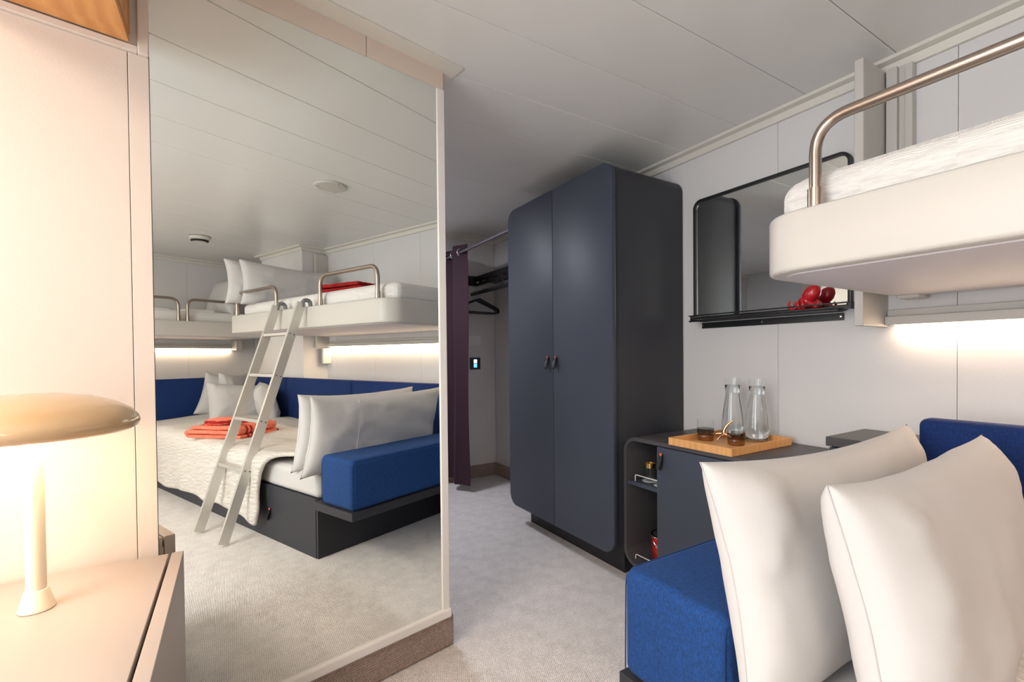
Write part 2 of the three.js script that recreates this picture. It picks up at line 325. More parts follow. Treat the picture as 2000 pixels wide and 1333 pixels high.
// ------------------------------------------------------------------ overhead oak cabinet, desk and lamp at the left
{
  const zw = (x) => (-DM - Math.sin(DELTA) * x) / Math.cos(DELTA);
  const t = thing('overhead_cabinet', 'oak-lined overhead wall cabinet above the glowing table lamp', 'cabinet');
  const plan = (x0, x1, zf, o) => { const s = new THREE.Shape(); s.moveTo(x0, zw(x0) + o); s.lineTo(x1, zw(x1) + o); s.lineTo(x1, zf); s.lineTo(x0, zf); s.closePath(); return s; };
  const under = part('underside', sy(plan(-0.50, -0.191, -0.85, 0.012), 1.794, 1.812), M.oak, t);  // left end and depth out of view, sized to shade the wall below
  const uv = under.geometry.attributes.uv; 
  part('side_panel', sy(plan(-0.205, -0.189, -0.85, 0.012), 1.8125, 2.07), M.oak, t);
  part('side_panel', sy(plan(-0.50, -0.484, -0.85, 0.012), 1.8125, 2.07), M.oak, t);
  part('front_panel', bx(-0.50, -0.206, 1.8125, 2.07, -0.867, -0.851, 0.002), M.oak, t);
  const d = thing('desk', 'taupe built-in desk cabinet under the lamp, left of the tall mirror', 'desk');
  const top = new THREE.Shape(); top.moveTo(-0.132, -1.358); top.lineTo(-0.44, -1.358); top.lineTo(-1.1, -1.225); top.lineTo(-1.1, -0.5); top.lineTo(-0.132, -0.5); top.closePath();
  part('desktop', sy(top, 0.585, 0.61, 0.0015), M.taupe, d);
  const body = new THREE.Shape(); body.moveTo(-0.128, -1.354); body.lineTo(-0.44, -1.354); body.lineTo(-1.1, -1.22); body.lineTo(-1.1, -0.51); body.lineTo(-0.128, -0.51); body.closePath();
  part('carcass', sy(body, 0.0, 0.584), M.taupe, d);
  part('side_panel', bx(-0.1265, -0.104, 0.0, 0.6105, -1.358, -0.5, 0.0015), M.taupe, d);
}
const LAMP = [-0.308, 0.61, -1.188];
{
  const t = thing('table_lamp', 'cream table lamp with a tan mushroom dome, lit, on the desk', 'lamp', LAMP);
  part('base', lathe([[0, 0], [0.0245, 0], [0.0252, 0.003], [0.0163, 0.036], [0.0150, 0.037], [0, 0.037]]), M.lampCream, t);
  part('stem', lathe([[0, 0.037], [0.0138, 0.037], [0.0138, 0.325], [0, 0.325]]), M.lampCream, t);
  part('lamp_shade', lathe([[0.0, 0.393], [0.04, 0.3915], [0.08, 0.385], [0.115, 0.372], [0.138, 0.357], [0.149, 0.343], [0.1515, 0.333], [0.148, 0.324], [0.139, 0.3185], [0.137, 0.321], [0.143, 0.331], [0.136, 0.346], [0.112, 0.362], [0.078, 0.376], [0.04, 0.382], [0, 0.3835]], 64), M.lampShade, t);
  part('diffuser', lathe([[0.015, 0.322], [0.1345, 0.322], [0.1345, 0.3245], [0.015, 0.3245]], 48), M.bulb, t);
  area(0.20, 0.20, [1, 0.68, 0.40], 3.2, [LAMP[0], LAMP[1] + 0.318, LAMP[2]], [LAMP[0], 0, LAMP[2]], 'table_lamp_light');
}
// ------------------------------------------------------------------ wardrobe
function strapHandle(parent, x, y, z, name = 'handle') {     // leather loop hung from a stud on a face looking to -x
  const pts = [[x - 0.004, y + 0.012, z], [x - 0.010, y - 0.01, z], [x - 0.020, y - 0.034, z], [x - 0.024, y - 0.052, z], [x - 0.016, y - 0.055, z], [x - 0.007, y - 0.03, z], [x - 0.002, y + 0.004, z]];
  const c = new THREE.CatmullRomCurve3(pts.map((p) => V3(...p))), n = 24, g = [];
  const P = []; for (let i = 0; i <= n; i++) P.push(c.getPointAt(i / n));
  const v = [], idx = [], T = 0.0012, Wd = 0.009;
  for (let i = 0; i <= n; i++) {
    const tan = c.getTangentAt(i / n), nn = V3(tan.y, -tan.x, 0).normalize();
    for (const [s, w] of [[1, -1], [1, 1], [-1, 1], [-1, -1]]) v.push(P[i].x + nn.x * T * s, P[i].y + nn.y * T * s, P[i].z + w * Wd);
    if (i < n) for (let k = 0; k < 4; k++) { const a = i * 4 + k, b = i * 4 + (k + 1) % 4; idx.push(a, b, a + 4, b, b + 4, a + 4); }
  }
  const geo = new THREE.BufferGeometry(); geo.setAttribute('position', new THREE.Float32BufferAttribute(v, 3)); geo.setIndex(idx);
  const h = part(name, toCreasedNormals(geo.toNonIndexed(), 0.5), M.leather, parent);
  part('stud', new THREE.SphereGeometry(0.0075, 16, 10).scale(0.6, 1, 1).translate(x - 0.006, y + 0.006, z), M.stud, h);
  return h;
}
{
  const t = thing('wardrobe', 'tall slate blue wardrobe with two rounded doors and leather pulls', 'wardrobe');
  part('plinth', bx(1.60, XW - 0.012, 0, 0.13, -2.50, -1.66), M.black, t);
  part('carcass', sx(roundRect(-2.548, -1.618, 0.13, 1.956, [0.065, 0.065, 0.065, 0.065]), 1.508, XW - 0.004, 0.004), M.slate, t);
  const d1 = part('door', sx(roundRect(-2.558, -2.0795, 0.127, 1.959, [0.075, 0.002, 0.002, 0.075]), 1.482, 1.504, 0.0022), M.slateDoor, t);
  const d2 = part('door', sx(roundRect(-2.0765, -1.606, 0.127, 1.959, [0.002, 0.075, 0.075, 0.002]), 1.482, 1.504, 0.0022), M.slateDoor, t);
  strapHandle(d1, 1.482, 1.043, -2.125); strapHandle(d2, 1.482, 1.043, -2.050);
}
// ------------------------------------------------------------------ sideboard and what stands on and in it
{
  const t = thing('sideboard', 'low slate sideboard with one open niche beside the wardrobe', 'sideboard');
  const out = roundRect(-1.598, -0.83, 0.095, 0.686, 0.075), inn = roundRect(-1.581, -0.847, 0.112, 0.669, 0.058);
  out.holes.push(new THREE.Path(inn.getPoints(10)));
  part('shell', sx(out, 1.535, XW - 0.004, 0.0015), M.slateTop, t);
  part('back_panel', sx(roundRect(-1.585, -0.843, 0.108, 0.673, 0.06), XW - 0.03, XW - 0.006), M.black, t);
  part('divider', bx(1.56, XW - 0.03, 0.112, 0.669, -1.385, -1.369), M.slate, t);
  part('shelf', bx(1.548, XW - 0.03, 0.462, 0.480, -1.581, -1.386, 0.001), M.slateDoor, t);
  const d = part('door', sx(roundRect(-1.389, -0.85, 0.115, 0.667, [0.001, 0.055, 0.055, 0.001]), 1.528, 1.546, 0.0015), M.slateDoor, t);
  strapHandle(d, 1.528, 0.633, -1.362);
  part('plinth', bx(1.62, XW - 0.012, 0, 0.095, -1.57, -0.86), M.black, t);
  for (const y of [0.480, 0.112]) part('guard_rail', polyTube(rounded([[1.565, y, -1.552], [1.565, y + 0.028, -1.552], [1.565, y + 0.028, -1.40], [1.565, y, -1.40]], 0.008, 5), 0.0022, 8), M.whiteMetal, t);
}
{
  const y = 0.687, t = thing('tray', 'square bamboo serving tray on top of the sideboard', 'tray', [0, y, 0]);
  const x0 = 1.527, x1 = 1.925, z0 = -1.325, z1 = -1.035;
  part('base', bx(x0 + 0.006, x1 - 0.006, 0, 0.008, z0 + 0.006, z1 - 0.006), M.bamboo, t);
  for (const b of [[x0, x0 + 0.008, z0, z1], [x1 - 0.008, x1, z0, z1], [x0 + 0.008, x1 - 0.008, z0, z0 + 0.008], [x0 + 0.008, x1 - 0.008, z1 - 0.008, z1]]) part('rim', bx(b[0], b[1], 0, 0.030, b[2], b[3], 0.001), M.bamboo, t);
  const carafe = (label, x, z) => {
    const c = thing('carafe', label, 'carafe', [x, y + 0.0085, z]);
    part('glass', lathe([[0.044, 0.002], [0.046, 0.012], [0.0462, 0.035], [0.045, 0.065], [0.0415, 0.10], [0.0365, 0.135], [0.0315, 0.165], [0.0285, 0.190], [0.0295, 0.200], [0.036, 0.258]], 48), M.glass, c);
    part('foot', lathe([[0, 0], [0.044, 0], [0.0455, 0.003], [0.0455, 0.009], [0.042, 0.011], [0, 0.011]], 48), M.glassFoot, c);
    part('water', lathe([[0, 0.0125], [0.044, 0.0125], [0.0452, 0.035], [0.044, 0.065], [0.0405, 0.10], [0.0355, 0.135], [0.0305, 0.165], [0.0275, 0.190], [0.0285, 0.200], [0.0318, 0.228], [0, 0.228]], 48), M.water, c);
  };
  carafe('glass water carafe on the bamboo tray, the one nearer the wardrobe', 1.868, -1.262);
  carafe('glass water carafe on the bamboo tray, the one nearer the bed', 1.862, -1.145);
  const tumbler = (label, x, z) => {
    const c = thing('tumbler', label, 'glass', [x, y + 0.0085, z]);
    part('glass', lathe([[0.031, 0.002], [0.0335, 0.03], [0.0345, 0.088]], 40), M.glass, c);
    part('amber_base', lathe([[0, 0], [0.030, 0], [0.0318, 0.003], [0.0328, 0.024], [0.028, 0.020], [0, 0.014]], 40), M.amber, c);
    part('smoked_band', lathe([[0.0334, 0.024], [0.0342, 0.050]], 40), M.smoke, c);
  };
  tumbler('amber based tumbler on the tray, the one nearer the wardrobe', 1.70, -1.275);
  tumbler('amber based tumbler on the tray, the one nearer the bed', 1.708, -1.138);
  const o = thing('copper_ornament', 'copper branch shaped ornament lying between the two tumblers', 'ornament', [1.735, y + 0.0085, -1.213]);
  const arms = [[[0, 0.034, 0], [-0.012, 0.030, -0.025], [-0.018, 0.026, -0.048]], [[0, 0.034, 0], [0.004, 0.055, 0.004], [0.012, 0.078, 0.020], [0.018, 0.088, 0.030]], [[0, 0.034, 0], [-0.020, 0.020, -0.004], [-0.032, 0.006, -0.010]], [[0, 0.034, 0], [0.008, 0.022, 0.024], [0.006, 0.010, 0.048], [0.0, 0.007, 0.06]], [[0, 0.034, 0], [0.022, 0.020, 0.010], [0.030, 0.006, 0.020]]];
  part('branch', arms.map((a) => taper(a, 0.0075, 0.0032, 20, 10)), M.copper, o);
  // inside the niche
  const coaster = (label, x, z) => { const c = thing('coaster', label, 'coaster', [x, 0.4805, z], 0, 'coasters in the niche'); part('disc', lathe([[0, 0], [0.034, 0], [0.036, 0.002], [0.034, 0.004], [0, 0.004]], 32), mat([0.55, 0.62, 0.60], 0.2), c); };
  const g1 = (label, x, z) => { const c = thing('spirit_glass', label, 'glass', [x, 0.485, z]); part('glass', lathe([[0.0, 0.001], [0.020, 0.001], [0.0215, 0.012], [0.022, 0.072]], 32), M.glass, c); part('gold_rim', lathe([[0.0215, 0.058], [0.0225, 0.058], [0.0228, 0.078], [0.0218, 0.078], [0.0215, 0.058]], 32), M.gold, c); };
  coaster('pale glass coaster fully in view on the niche shelf', 1.615, -1.508); coaster('pale glass coaster half hidden by the sideboard door', 1.60, -1.425);
  g1('small gold rimmed glass in the niche, fully in view', 1.615, -1.508); g1('small gold rimmed glass in the niche, half behind the leather pull', 1.60, -1.425);
  const bkt = thing('ice_bucket', 'red metal ice bucket on the bottom of the niche', 'bucket', [1.655, 0.1125, -1.455]);
  part('body', lathe([[0, 0], [0.052, 0], [0.056, 0.006], [0.066, 0.128], [0.063, 0.128], [0.053, 0.008], [0, 0.008]], 40), M.redMetal, bkt);
  part('rim', lathe([[0.064, 0.126], [0.070, 0.127], [0.071, 0.131], [0.066, 0.133], [0.062, 0.130], [0.064, 0.126]], 40), M.chrome, bkt);
  part('handle', tube([[-0.066, 0.108, -0.012], [-0.075, 0.094, 0.02], [-0.066, 0.078, 0.05]], 0.0045, 20, 10), M.chrome, bkt);
  part('lid', lathe([[0, 0.150], [0.014, 0.149], [0.016, 0.142], [0.010, 0.137], [0.05, 0.135], [0.062, 0.1305], [0, 0.1305]], 40), M.chrome, bkt);
}
// ------------------------------------------------------------------ mirror with shelf over the sideboard, octopus
{
  const t = thing('framed_mirror', 'black framed rounded wall mirror above the sideboard', 'mirror');
  const out = roundRect(-1.540, -0.836, 1.218, 1.822, 0.042), inn = roundRect(-1.528, -0.848, 1.230, 1.810, 0.031);
  out.holes.push(new THREE.Path(inn.getPoints(10)));
  part('frame', sx(out, 1.962, XW - 0.001, 0.001), M.blackMetal, t);
  part('glass', sx(roundRect(-1.5325, -0.8435, 1.2255, 1.8145, 0.0345), 1.972, XW - 0.002), M.mirror, t);
  const s = thing('ledge_shelf', 'narrow black metal ledge under the rounded wall mirror', 'shelf');
  part('tray', bx(1.872, 1.9615, 1.226, 1.231, -1.49, -0.80, 0.001), M.blackMetal, s);
  part('back_lip', bx(1.952, 1.9615, 1.231, 1.243, -1.49, -0.80, 0.001), M.blackMetal, s);
  part('rail', bx(1.870, 1.876, 1.240, 1.246, -1.497, -0.797, 0.002), M.blackMetal, s);
  part('rail', bx(1.872, 1.8785, 1.2135, 1.222, -1.497, -0.84, 0.002), M.blackMetal, s);
  for (const z of [-1.487, -0.80]) part('bracket', bx(1.874, 1.9615, 1.219, 1.246, z - 0.002, z + 0.002), M.blackMetal, s);
  const br = part('mounting_strip', bx(1.977, XW - 0.001, 1.186, 1.214, -1.502, -0.868, 0.001), M.blackMetal, s);
  for (const z of [-1.494, -1.19, -0.876]) part('screw', new THREE.CylinderGeometry(0.0035, 0.0035, 0.003, 16).rotateZ(Math.PI / 2).translate(1.9755, 1.200, z), M.chrome, br);
  const o = thing('octopus_figurine', 'glossy red octopus figurine on the ledge of the wall mirror', 'figurine', [1.915, 1.232, -0.975]); o.scale.setScalar(1.02);
  const legs = [];
  const leg = (dz, dx, len, curl, lift) => { const L = Math.hypot(dz, dx), ux = dx / L, uz = dz / L; legs.push(taper([[0, 0.028, 0], [ux * len * 0.3, 0.022, uz * len * 0.3], [ux * len * 0.62, 0.008 + lift, uz * len * 0.62], [ux * len * 0.9, 0.007, uz * len * 0.9], [ux * len * 1.02, 0.022, uz * len * 1.04], [ux * len * 0.92, 0.022 + curl, uz * len * 0.95]], (q) => 0.0145 * (1 - q) + 0.0032, 0, 28, 10)); };
  leg(-1, -0.3, 0.056, 0.014, 0); leg(-0.9, 0.35, 0.052, 0.016, 0); leg(1, -0.25, 0.05, 0.008, 0.008); leg(0.9, 0.4, 0.045, 0.01, 0.01); leg(0.2, -1, 0.032, 0.01, 0); leg(-0.35, -1, 0.034, 0.008, 0); leg(0.45, 1, 0.026, 0.006, 0); leg(-0.4, 1, 0.026, 0.006, 0);
  const head = new THREE.SphereGeometry(1, 32, 24), hp = head.attributes.position, v = V3();
  for (let i = 0; i < hp.count; i++) { v.fromBufferAttribute(hp, i); const k = (v.y + 1) / 2, w = 0.62 + 0.38 * Math.sin(Math.min(1, k * 0.75) * Math.PI / 1.5); hp.setXYZ(i, v.x * 0.029 * w, v.y * 0.043, v.z * 0.031 * w); }
  head.computeVertexNormals(); head.rotateX(0.75).translate(0, 0.054, 0.018);
  part('body', [...legs, norm(head), norm(new THREE.SphereGeometry(0.022, 20, 14).scale(1, 0.95, 1.2).translate(0, 0.032, 0.0))], M.red, o);
  for (const s2 of [-1, 1]) part('eye', new THREE.SphereGeometry(0.0045, 12, 8).translate(s2 * 0.014, 0.045, -0.008), M.red, o);
}
// ------------------------------------------------------------------ bedside cabinet at the end of the bed
{
  const t = thing('bedside_cabinet', 'slate bedside cabinet with a thick lid between sideboard and bed', 'cabinet');
  part('carcass', bx(1.705, XW - 0.004, 0.0, 0.744, -0.792, -0.552, 0.002), M.slateDoor, t);
  part('lid', bx(1.698, XW - 0.004, 0.748, 0.779, -0.80, -0.549, 0.002), M.slateTop, t);
}
// ------------------------------------------------------------------ daybed
function cushion(x0, x1, y0, y1, z0, z1, r, soft = 0.004) {       // a padded block, slightly domed
  const g = new RoundedBoxGeometry(x1 - x0, y1 - y0, z1 - z0, 6, r), p = g.attributes.position, h = [(x1 - x0) / 2, (y1 - y0) / 2, (z1 - z0) / 2];
  for (let i = 0; i < p.count; i++) { const q = [p.getX(i) / h[0], p.getY(i) / h[1], p.getZ(i) / h[2]]; p.setXYZ(i, ...q.map((c, k) => h[k] * c + Math.sign(c) * soft * (Math.abs(c) > 0.9 ? (1 - q[(k + 1) % 3] ** 2) * (1 - q[(k + 2) % 3] ** 2) : 0))); }
  g.translate((x0 + x1) / 2, (y0 + y1) / 2, (z0 + z1) / 2); return uvBox(g);
}
const BX = 1.675;                                              // front of the upholstered back
{
  const t = thing('daybed', 'long slate daybed with blue upholstered back and boxy blue armrest', 'bed');
  part('base_front', bx(0.787, 0.805, 0.0, 0.312, -0.470, 2.352, 0.0015), M.slate, t);
  part('base_end', bx(0.790, 1.70, 0.0, 0.309, -0.486, -0.4705, 0.0015), M.slate, t);
  part('base_panel', bx(0.805, 1.70, 0.262, 0.305, -0.470, 2.352), M.slate, t);
  const bf = t.children[0];
  strapHandle(bf, 0.787, 0.170, 0.012);
  part('mattress', cushion(0.80, BX - 0.004, 0.306, 0.450, -0.478, 2.345, 0.035, 0.003), M.linen, t);
  part('armrest_tray', bx(0.770, 1.69, 0.268, 0.309, -0.820, -0.487, 0.002), M.slate, t);
  const a = part('armrest', cushion(0.776, 1.69, 0.3095, 0.560, -0.814, -0.540, 0.026, 0.003), M.blue, t);
  for (const z of [-0.8085, -0.5455]) part('piping', polyTube(rounded([[0.7755, 0.315, z], [0.7755, 0.556, z], [1.68, 0.556, z]].map((p, i) => i === 1 ? [0.783, 0.5535, z] : [p[0] + (i === 0 ? 0.004 : 0), p[1] - (i === 2 ? 0.0025 : 0), z]), 0.03, 6), 0.0016, 6), M.blue, a);
  const seams = [-0.545, 0.53, 1.55, 2.352];
  for (let i = 0; i < 3; i++) part('back_cushion', cushion(BX, BX + 0.066, 0.40, 0.871, seams[i] + 0.002, seams[i + 1] - 0.002, 0.022, 0.004), M.navy, t);
  part('back_cushion', cushion(-0.2, BX - 0.002, 0.40, 0.869, 2.354, 2.418, 0.022, 0.004), M.navy, t);
  part('back_ledge', bx(1.76, XW - 0.004, 0.0, 0.744, -0.546, 1.36), M.slate, t);
  part('back_ledge', bx(-0.2, 1.74, 0.0, 0.744, 2.42, ZREAR - 0.004), M.slate, t);
}
// a cloth: fn(u, v) gives its outer face; it gets a back face and closed edges
function cloth(fn, nu, nv, thick) {
  const P = [], N = [];
  for (let j = 0; j <= nv; j++) for (let i = 0; i <= nu; i++) P.push(fn(i / nu, j / nv));
  const at = (i, j) => P[j * (nu + 1) + i];
  for (let j = 0; j <= nv; j++) for (let i = 0; i <= nu; i++) { const a = at(Math.min(nu, i + 1), j).clone().sub(at(Math.max(0, i - 1), j)), b = at(i, Math.min(nv, j + 1)).clone().sub(at(i, Math.max(0, j - 1))); N.push(a.cross(b).normalize()); }
  const pos = [], uv = [], idx = [], n = P.length, len = [];
  for (const s of [0, 1]) for (let k = 0; k < n; k++) { const i = k % (nu + 1), j = Math.floor(k / (nu + 1)), e = Math.min(i, j, nu - i, nv - j) === 0 ? 0.5 : 1, q = P[k].clone().addScaledVector(N[k], s ? -thick * (e === 1 ? 1 : 0.8) : (e === 1 ? 0 : -thick * 0.2)); pos.push(q.x, q.y, q.z); uv.push(0, 0); }
  // uv: running lengths along both directions
  for (let j = 0; j <= nv; j++) { let l = 0; for (let i = 0; i <= nu; i++) { if (i) l += at(i, j).distanceTo(at(i - 1, j)); uv[(j * (nu + 1) + i) * 2] = l; uv[(n + j * (nu + 1) + i) * 2] = l; } }
  for (let i = 0; i <= nu; i++) { let l = 0; for (let j = 0; j <= nv; j++) { if (j) l += at(i, j).distanceTo(at(i, j - 1)); uv[(j * (nu + 1) + i) * 2 + 1] = l; uv[(n + j * (nu + 1) + i) * 2 + 1] = l; } }
  const quad = (a, b, c, d) => idx.push(a, b, c, a, c, d), id = (i, j, s) => s * n + j * (nu + 1) + i;
  for (let j = 0; j < nv; j++) for (let i = 0; i < nu; i++) { quad(id(i, j, 0), id(i + 1, j, 0), id(i + 1, j + 1, 0), id(i, j + 1, 0)); quad(id(i, j, 1), id(i, j + 1, 1), id(i + 1, j + 1, 1), id(i + 1, j, 1)); }
  for (let i = 0; i < nu; i++) { quad(id(i, 0, 1), id(i + 1, 0, 1), id(i + 1, 0, 0), id(i, 0, 0)); quad(id(i, nv, 0), id(i + 1, nv, 0), id(i + 1, nv, 1), id(i, nv, 1)); }
  for (let j = 0; j < nv; j++) { quad(id(0, j, 0), id(0, j + 1, 0), id(0, j + 1, 1), id(0, j, 1)); quad(id(nu, j, 1), id(nu, j + 1, 1), id(nu, j + 1, 0), id(nu, j, 0)); }
  const g = new THREE.BufferGeometry(); g.setAttribute('position', new THREE.Float32BufferAttribute(pos, 3)); g.setAttribute('uv', new THREE.Float32BufferAttribute(uv, 2)); g.setIndex(idx); g.computeVertexNormals(); return g;
}
{
  const t = thing('duvet', 'cream crinkled duvet spread over the daybed and hanging down its front', 'duvet');
  const fn = (u, v) => {                                       // v: from the back over the top and down the front; u: along the bed
    const s = v * 1.30, top = 0.86, R = 0.055;
    const hem = 0.010 * Math.sin(u * 23) + 0.008 * Math.sin(u * 9 + 1) - 0.02 * Math.sin(Math.min(1, u * 3) * Math.PI);
    let x, y;
    const bump = 0.012 * (fbm(u * 7, v * 5, 81) - 0.5) * 2 + 0.006 * Math.sin(u * 40 + 4 * v);
    if (s < top) { x = BX - 0.012 - (s / top) * (BX - 0.012 - 0.812); y = 0.485 + 0.012 * Math.sin(Math.min(1, s / top * 1.3) * Math.PI) + bump * 0.8; }
    else if (s < top + R * 1.5708) { const q = (s - top) / R; x = 0.812 - R * Math.sin(q); y = 0.485 - R + R * Math.cos(q) + bump * 0.6; }
    else { const q = (s - top - R * 1.5708) / (1.30 - top - R * 1.5708), drop = 0.335 + hem; x = 0.757 - 0.004 * q + bump * (0.2 + 0.9 * q) - 0.008 * Math.sin(u * 26 + 2 * q) * q; y = 0.43 - drop * q; }
    const dropT = THREE.MathUtils.smoothstep(s, 0.70, 1.02), zEnd = -0.275 + 0.32 * dropT + 0.008 * Math.sin(s * 30);
    return V3(x, y, zEnd + u * (2.30 - zEnd));
  };
  part('cover', cloth(fn, 150, 90, 0.028), M.duvet, t);
}
// ------------------------------------------------------------------ pillows
function pillowGeo(W, Hh, T, s, flap = 0, face = 1) {
  const nu = 64, nv = 40, pos = [], uv = [], idx = [];
  for (const side of [1, -1]) for (let j = 0; j <= nv; j++) for (let i = 0; i <= nu; i++) {
    const u = i / nu * 2 - 1, v = j / nv * 2 - 1, au = Math.abs(u), av = Math.abs(v);
    let x = W / 2 * u * (1 - 0.075 * (1 - v * v) * au ** 3), y = Hh / 2 * v * (1 - 0.12 * (1 - u * u) * av ** 3);
    let t = T / 2 * Math.pow(Math.max(0, (1 - au ** 4.5) * (1 - av ** 3)), 0.5);
    const soft = Math.min(1, 6 * Math.min(1 - au, 1 - av));
    const w = (fbm(u * 2.4 + s, v * 2 + s, s) - 0.5) * 0.030 + 0.010 * Math.sin(u * 9 * (1 + 0.3 * v) + 6 * fbm(u * 1.5, v * 1.5, s + 3)) * (0.4 + 0.6 * av) * (0.3 + au);
    t += soft * w * side * 0.5 + soft * Math.abs(w) * 0.3;
    if (flap && side === face && u * face < flap * face) t += 0.005 * soft + 0.004 * soft * Math.sin(v * 9 + u * 5);
    pos.push(x, y, side * t + 0.012 * (fbm(u * 1.3, v * 1.3, s + 7) - 0.5)); uv.push(x, y);
  }
  const n = (nu + 1) * (nv + 1);
  for (const s2 of [0, 1]) for (let j = 0; j < nv; j++) for (let i = 0; i < nu; i++) { const a = s2 * n + j * (nu + 1) + i, b = a + 1, c = a + nu + 1, d = c + 1; s2 ? idx.push(a, c, b, b, c, d) : idx.push(a, b, c, b, d, c); }
  const g = new THREE.BufferGeometry(); g.setAttribute('position', new THREE.Float32BufferAttribute(pos, 3)); g.setAttribute('uv', new THREE.Float32BufferAttribute(uv, 2)); g.setIndex(idx);
  const m = mergeVertices(g, 1e-5); m.computeVertexNormals(); return m;
}
function pillow(label, W, Hh, T, at, rot, s, flap = 0, face = 1) {
  const t = thing('pillow', label, 'pillow', at, 0); t.rotation.set(rot[0], rot[1], rot[2], 'YXZ');
  part('pillowcase', pillowGeo(W, Hh, T, s, flap, face), M.linen, t);
  const edge = []; const k = 0.999; for (let i = 0; i <= 24; i++) { const v = i / 12 - 1; edge.push([-W / 2 * k * (1 - 0.075 * (1 - v * v)) , Hh / 2 * v, 0.012 * (fbm(-1.3, v * 1.3, s + 7) - 0.5)]); }
  part('seam', tube(edge, 0.0012, 60, 6), M.linen, t);
  if (flap) { const e2 = []; for (let i = 1; i < 24; i++) { const v = i / 12 - 1, u = flap, t0 = T / 2 * Math.pow((1 - Math.abs(u) ** 4.5) * (1 - Math.abs(v) ** 3), 0.5); e2.push([W / 2 * u, Hh / 2 * v * (1 - 0.12 * (1 - u * u) * Math.abs(v) ** 3), face * (t0 + 0.006)]); } part('hem', tube(e2, 0.0035, 60, 8), M.linen, t); }
  return t;
}
pillow('white pillow leaning directly against the blue armrest', 0.90, 0.445, 0.15, [1.165, 0.645, -0.502], [-0.22, 0, -0.01], 3.1, -0.42, -1);
pillow('white pillow nearest the camera, in front of the one on the armrest', 0.78, 0.445, 0.16, [1.152, 0.645, -0.320], [-0.20, 0.02, 0], 5.7, 0);
pillow('beige white pillow at the rear blue back, its corner standing highest to the left', 0.56, 0.42, 0.14, [1.50, 0.655, 2.26], [-0.16, Math.PI + 0.06, 0.30], 8.3);
pillow('beige white pillow squeezed into the corner of the two blue backs', 0.56, 0.46, 0.13, [1.52, 0.69, 2.14], [-0.22, Math.PI - 0.75, 0.05], 11.9);
pillow('plump bright white pillow behind the orange blanket on the daybed', 0.58, 0.38, 0.20, [1.455, 0.635, 1.95], [-0.34, Math.PI - 0.1, 0.10], 13.3);
pillow('bright white pillow behind the ladder, against the long blue back', 0.56, 0.38, 0.17, [1.55, 0.64, 1.66], [-0.26, Math.PI - 1.15, 0.0], 17.1);

// ------------------------------------------------------------------ bunk beds
function railGeo(a, b, y0, y1, axis, c, r = 0.0125) {
  const p = (q, y) => axis === 'z' ? [c, y, q] : [q, y, c];
  return [polyTube(rounded([p(a, y0), p(a, y1), p(b, y1), p(b, y0)], 0.07, 9), r, 14), ...[a, b].map((q) => { const w = p(q, (y0 + y0 + 0.045) / 2); return new THREE.CylinderGeometry(r * 1.28, r * 1.28, 0.045, 16).translate(...w); })];
}
// the shape in plan, rounded at its corners; rim, underside board, mattress
function bunkBody(t, x0, x1, z0, z1, r, y0, y1) {
  const rr = (o, q) => { const s = roundRect(x0 + o, x1 - o, z0 + o, z1 - o, q); return s; };
  part('side_panel', sy(rr(0, r), y0, y1, 0.010, 16), M.white, t);
  part('underside', sy(rr(0.035, r.map((q) => Math.max(0.01, q - 0.03))), y0 - 0.003, y0 + 0.004, 0.0015, 16), mat([0.66, 0.62, 0.64], 0.5), t);
  return rr;
}
{
  const t = thing('bunk_bed', 'white fold-down bunk over the daybed with two steel guard rails', 'bunk bed');
  const rr = bunkBody(t, 1.095, 1.955, -0.69, 1.245, [0.115, 0.09, 0.02, 0.02], 1.252, 1.392);
  part('guard_rail', railGeo(-0.555, 0.035, 1.392, 1.585, 'z', 1.132), M.steel, t);
  part('guard_rail', railGeo(0.60, 1.252 - 0.03, 1.392, 1.57, 'z', 1.132), M.steel, t);
  // mattress under a crinkled coverlet: rounded slab with a wavy skin
  const g = new RoundedBoxGeometry(0.78, 0.13, 1.86, 10, 0.055), p = g.attributes.position;
  for (let i = 0; i < p.count; i++) { const x = p.getX(i), y = p.getY(i), z = p.getZ(i), k = y > 0 ? 1 : 0, w = 0.010 * (fbm(x * 9 + 4, z * 7 + 9, 91) - 0.5) + 0.004 * Math.sin(z * 60 + 5 * fbm(x * 6, z * 6, 93)); p.setXYZ(i, x + Math.sign(x) * (Math.abs(x) > 0.36 ? w : 0), y + k * w, z + Math.sign(z) * (Math.abs(z) > 0.9 ? w + 0.01 * Math.sin(x * 14) : 0)); }
  g.computeVertexNormals();
  part('mattress', uvBox(g.translate(1.555, 1.432, 0.275)), M.coverlet, t);
  const hinge = t; part('hinge_pad', bx(1.86, 1.945, 1.238, 1.252, -0.66, -0.60, 0.006), M.white, hinge);
  pillow('large cream pillow standing at the head of the long bunk, in front', 0.80, 0.36, 0.14, [1.50, 1.645, 1.10], [-0.12, Math.PI, 0.02], 19.7, 0);
  pillow('cream pillow at the head of the long bunk, only its left corner showing', 0.80, 0.36, 0.13, [1.44, 1.655, 1.225], [-0.10, Math.PI, 0.02], 23.1, 0);
}
